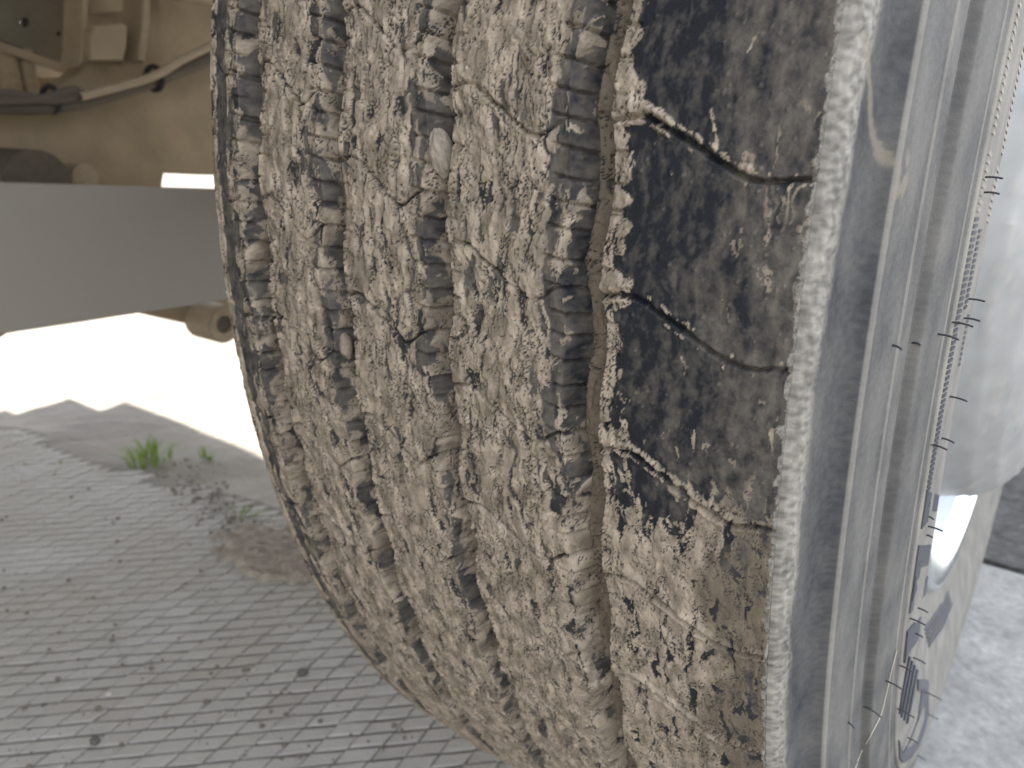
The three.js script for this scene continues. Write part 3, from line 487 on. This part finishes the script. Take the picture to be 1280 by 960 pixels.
  /* rubber hairs left from the mould, standing out of the sidewall */
  const hairs = [[1230, 222, 1254, 222], [1230, 241, 1250, 242], [1210, 374, 1232, 374], [1205, 398, 1226, 399], [1190, 403, 1217, 408], [1172, 418, 1199, 426], [1143, 429, 1149, 431], [1115, 432, 1127, 439], [1187, 496, 1210, 500], [1177, 548, 1193, 554], [1164, 556, 1185, 561], [1160, 658, 1180, 660], [1160, 646, 1168, 649], [1158, 669, 1167, 670], [1147, 760, 1161, 763], [1137, 773, 1158, 777], [1144, 792, 1155, 794], [1141, 822, 1158, 826], [1125, 832, 1143, 838], [1107, 851, 1129, 858], [1080, 883, 1101, 896], [1060, 903, 1067, 910], [1122, 886, 1144, 894], [1153, 864, 1179, 869], [1160, 893, 1174, 895], [1134, 922, 1149, 925], [1146, 944, 1158, 948]];
  for (const [u0, v0, u1, v1] of hairs) {
    const a = hit(u0, v0); if (!a) continue;
    const px = V3(1, 0, 0).multiplyScalar(0.01).add(a).project(camera), p0 = a.clone().project(camera), per = Math.hypot((px.x - p0.x) * 640, (px.y - p0.y) * 480) / 0.01;
    const L = clamp(Math.hypot(u1 - u0, v1 - v0) / per, 0.002, 0.014), bend = (v1 - v0) / Math.max(6, Math.abs(u1 - u0));
    const c = new THREE.QuadraticBezierCurve3(a.clone().add(V3(-0.001, 0, 0)), a.clone().add(V3(L * 0.5, 0.0006, 0.0004)), a.clone().add(V3(L, -bend * L * 0.35, 0.0006)));
    add('rubber_hair', new THREE.TubeGeometry(c, 6, 0.00036, 6), M.hair, near);
  }
}
/* rim and wheel disc */
{
  const LAT = (pts, n, fn) => revolveFull(pts, n, fn);
  function revolveFull(pts, n, fn) { const g = new THREE.LatheGeometry(pts.map(([x, r]) => new THREE.Vector2(r, x)), n); g.rotateZ(-Math.PI / 2); g.translate(0, AXLE, 0); return g; }
  mesh('rim_flange', LAT([[0.118, 0.296], [0.1240, 0.3005], [0.1290, 0.3035], [0.1322, 0.3065], [0.1330, 0.3095], [0.1318, 0.3120], [0.1285, 0.3135], [0.1240, 0.3130]], 220), M.chrome, wheel);
  mesh('rim_barrel', LAT([[-0.13, 0.305], [-0.05, 0.268], [0.02, 0.264], [0.06, 0.270], [0.095, 0.284], [0.118, 0.296]], 180), M.barrel, wheel);
  const D = [[0.02, 0.263], [0.05, 0.254], [0.09, 0.2465], [0.12, 0.2425], [0.140, 0.2365], [0.154, 0.2270], [0.1635, 0.2140], [0.1690, 0.1980], [0.1712, 0.1800], [0.1715, 0.15], [0.1715, 0.11], [0.21, 0.10], [0.235, 0.09], [0.24, 0.07], [0.24, 0.0]];
  const dense = []; for (let i = 0; i < D.length - 1; i++) for (let j = 0; j < 8; j++) dense.push([mix(D[i][0], D[i + 1][0], j / 8), mix(D[i][1], D[i + 1][1], j / 8)]); dense.push(D[D.length - 1]);
  const g = LAT(dense, 300), p = g.getAttribute('position'), n = g.getAttribute('normal'), c = new Float32Array(p.count * 3), n3 = createNoise3D(rng(91)), n4 = createNoise3D(rng(92));
  for (let i = 0; i < p.count; i++) {
    const x = p.getX(i), y = p.getY(i), z = p.getZ(i), b = fb3(n3, x * 40, y * 40, z * 40, 3), sp = sst(0.25, 0.5, fb3(n4, x * 90, y * 90, z * 90, 3)), k = 0.29 + 0.05 * b;
    c.set([mix(k * 1.0, 0.36, sp * 0.5), mix(k, 0.335, sp * 0.5), mix(k * 0.96, 0.29, sp * 0.5)], i * 3);
    const h = 0.0010 * sp; p.setXYZ(i, x + n.getX(i) * h, y + n.getY(i) * h, z + n.getZ(i) * h);
  }
  g.setAttribute('color', new THREE.BufferAttribute(c, 3)); g.computeVertexNormals();
  mesh('wheel_disc', g, M.disc, wheel);
}

/* ------------------------------------------------------------------ stones, grass, crumbs */
function stone(name, at, rx, ry, rz, tilt, seed, base, label, category, group, seg = 20) {
  const g = new THREE.SphereGeometry(1, seg * 2, seg), n = createNoise3D(rng(seed)), p = g.getAttribute('position'), c = new Float32Array(p.count * 3);
  for (let i = 0; i < p.count; i++) { const v = V3(p.getX(i), p.getY(i), p.getZ(i)), k = 1 + 0.20 * fb3(n, v.x * 0.9, v.y * 0.9, v.z * 0.9, 2) + 0.03 * n(v.x * 9, v.y * 9, v.z * 9); p.setXYZ(i, v.x * k * rx, v.y * k * ry, v.z * k * rz); const t = 1 + 0.5 * fb3(n, v.x * 2.4 + 5, v.y * 2.4, v.z * 2.4, 4); c.set(base.map((b) => b * t), i * 3); }
  g.setAttribute('color', new THREE.BufferAttribute(c, 3)); g.computeVertexNormals();
  const m = mesh(numbered(name), g, M.pebble); m.position.copy(at); m.rotation.set(...tilt); tag(m, label, category, group); return m;
}
function inGroove(u, v, depth) { const d = ray(u, v), c = camera.position, R = R0 - depth, a = d.y * d.y + d.z * d.z, cy = c.y - AXLE, b = cy * d.y + c.z * d.z, k = cy * cy + c.z * c.z - R * R; return c.clone().addScaledVector(d, (-b - Math.sqrt(b * b - a * k)) / a); }
stone('pebble', inGroove(553, 191, 0.004), 0.0040, 0.0085, 0.0045, [0.05, 0, 0.25], 5, [0.23, 0.20, 0.155], 'pale oval pebble wedged upright in the tread groove', 'pebble', undefined, 28);
stone('pebble', inGroove(565, 624, 0.006), 0.0048, 0.0055, 0.0055, [-0.1, 0, -0.1], 6, [0.30, 0.255, 0.20], 'round mud-coated pebble half buried in the tread groove', 'pebble', undefined, 28);
stone('pebble', inGroove(599, 790, 0.007), 0.0045, 0.0052, 0.005, [-0.3, 0, -0.3], 7, [0.33, 0.30, 0.24], 'greyish pebble lodged low in the tread groove', 'pebble', undefined, 28);
stone('pebble', inGroove(433, 432, 0.004), 0.0026, 0.0052, 0.003, [0, 0, 0.1], 8, [0.22, 0.18, 0.135], 'narrow tan pebble standing on the edge of a rib', 'pebble', undefined, 20);
stone('pebble', inGroove(762, 16, 0.011), 0.0008, 0.0010, 0.0009, [0, 0, 0], 9, [0.34, 0.24, 0.14], 'tiny orange-brown pebble on the groove floor', 'pebble', undefined, 10);
for (const [u, v, r, lab] of [[378, 843, 0.005, 'dark stone lying on the patterned slab beside the tyre'], [119, 929, 0.0046, 'dark stone on the slab near its grey stain'], [55, 882, 0.0022, 'small dark stone in a slab joint'], [136, 869, 0.0022, 'small white stone on the slab']]) {
  const a = onPlane(u, v, 'y', 0); stone('stone', a.add(V3(0, r * 0.55, 0)), r * 1.2, r * 0.8, r, [0, u, 0], 30 + u, lab.includes('white') ? [0.5, 0.48, 0.42] : [0.10, 0.095, 0.085], lab, 'stone', undefined, 10);
}
function tuft(u, v, n, h, spread, seed, label) {
  const q = rng(seed), at = onPlane(u, v, 'y', -0.012), l = [];
  for (let i = 0; i < n; i++) {
    const a = q() * 6.283, rr = spread * Math.sqrt(q()), bx = Math.cos(a) * rr, bz = Math.sin(a) * rr, L = h * (0.5 + 0.7 * q()), ln = 0.3 + 0.9 * q(), da = a + (q() - 0.5) * 1.6, w = 0.0016 + 0.0016 * q();
    const pts = [], m = 5; for (let k = 0; k <= m; k++) { const t = k / m; pts.push(V3(bx + Math.cos(da) * L * ln * t * t, L * t * (1 - 0.35 * ln * t), bz + Math.sin(da) * L * ln * t * t)); }
    const pos = [], ix = [], sx = -Math.sin(da), sz = Math.cos(da);
    for (let k = 0; k <= m; k++) { const ww = w * (1 - Math.pow(k / m, 1.6)); pos.push(pts[k].x - sx * ww, pts[k].y, pts[k].z - sz * ww, pts[k].x + sx * ww, pts[k].y, pts[k].z + sz * ww); }
    for (let k = 0; k < m; k++) ix.push(k * 2, k * 2 + 1, k * 2 + 2, k * 2 + 1, k * 2 + 3, k * 2 + 2);
    const g = new THREE.BufferGeometry(); g.setAttribute('position', new THREE.Float32BufferAttribute(pos, 3)); g.setIndex(ix); g.computeVertexNormals(); l.push(g);
  }
  const m = mesh(numbered('grass_tuft'), mergeGeometries(l), M.grass); m.position.copy(at); tag(m, label, 'grass', 'grass tufts in the slab joints'); return m;
}
tuft(188, 578, 60, 0.045, 0.035, 1, 'largest bright green grass tuft in the dirt joint of the slab');
tuft(258, 574, 14, 0.025, 0.010, 2, 'small grass tuft just right of the largest tuft, behind the crack');
tuft(303, 655, 20, 0.026, 0.012, 3, 'small grass tuft beside the dirt mound and the tyre');
tuft(38, 590, 14, 0.015, 0.014, 4, 'tiny grass tuft at the slab edge, the farther of two from the big one');
tuft(77, 588, 12, 0.017, 0.010, 5, 'tiny grass tuft at the slab edge, between two other tufts');
/* loose dirt: a low mound beside the tyre, crumbs along the joint */
{
  const c = onPlane(345, 690, 'y', 0), g = new THREE.PlaneGeometry(0.30, 0.16, 90, 50); g.rotateX(-Math.PI / 2); g.rotateY(0.35); const p = g.getAttribute('position'), col = new Float32Array(p.count * 3), uv = g.getAttribute('uv');
  for (let i = 0; i < p.count; i++) { const x = p.getX(i), z = p.getZ(i), d = Math.hypot(x / 0.14, z / 0.072) + 0.25 * fb2(N4, x * 22, z * 22, 3); p.setY(i, -0.012 + 0.018 * sst(1, 0.55, d) + 0.005 * fb2(N1, x * 55, z * 55, 4) * sst(1.1, 0.8, d)); const t = 0.27 + 0.08 * fb2(N2, x * 40, z * 40, 4); col.set([t * 1.08, t * 0.95, t * 0.78], i * 3); uv.setXY(i, x * 6, z * 6); }
  g.setAttribute('color', new THREE.BufferAttribute(col, 3)); g.computeVertexNormals(); const m = mesh('dirt_mound', g, M.ground); m.position.set(c.x, 0, c.z); setting(m);
  const l = [], q = rng(55); for (let i = 0; i < 520; i++) { const far = i > 190, t = q(), r = far ? 0.0007 + 0.0024 * q() ** 4 : 0.0012 + 0.0035 * q() * q(); const u = far ? q() * 520 : mix(215, 330, t) + (q() - .5) * 70, v = far ? 575 + 385 * q() : mix(585, 680, t) + (q() - .5) * 44, a = onPlane(u, v, 'y', 0); const s = new THREE.IcosahedronGeometry(r, 1); const sp = s.getAttribute('position'); for (let k = 0; k < sp.count; k++) sp.setXYZ(k, sp.getX(k) * (1 + 0.3 * N1(sp.getX(k) * 900, i)), sp.getY(k) * 0.7, sp.getZ(k)); s.translate(a.x, r * 0.3, a.z); l.push(s); }
  const crumbs = mesh('dirt_crumbs', mergeGeometries(l), std({ color: lin(0.15, 0.13, 0.105), roughness: 0.95 })); crumbs.userData.kind = 'stuff'; tag(crumbs, 'loose dirt crumbs scattered over the slab and its broken joint', 'dirt');
}
shadows(scene);
renderer.render(scene, camera);
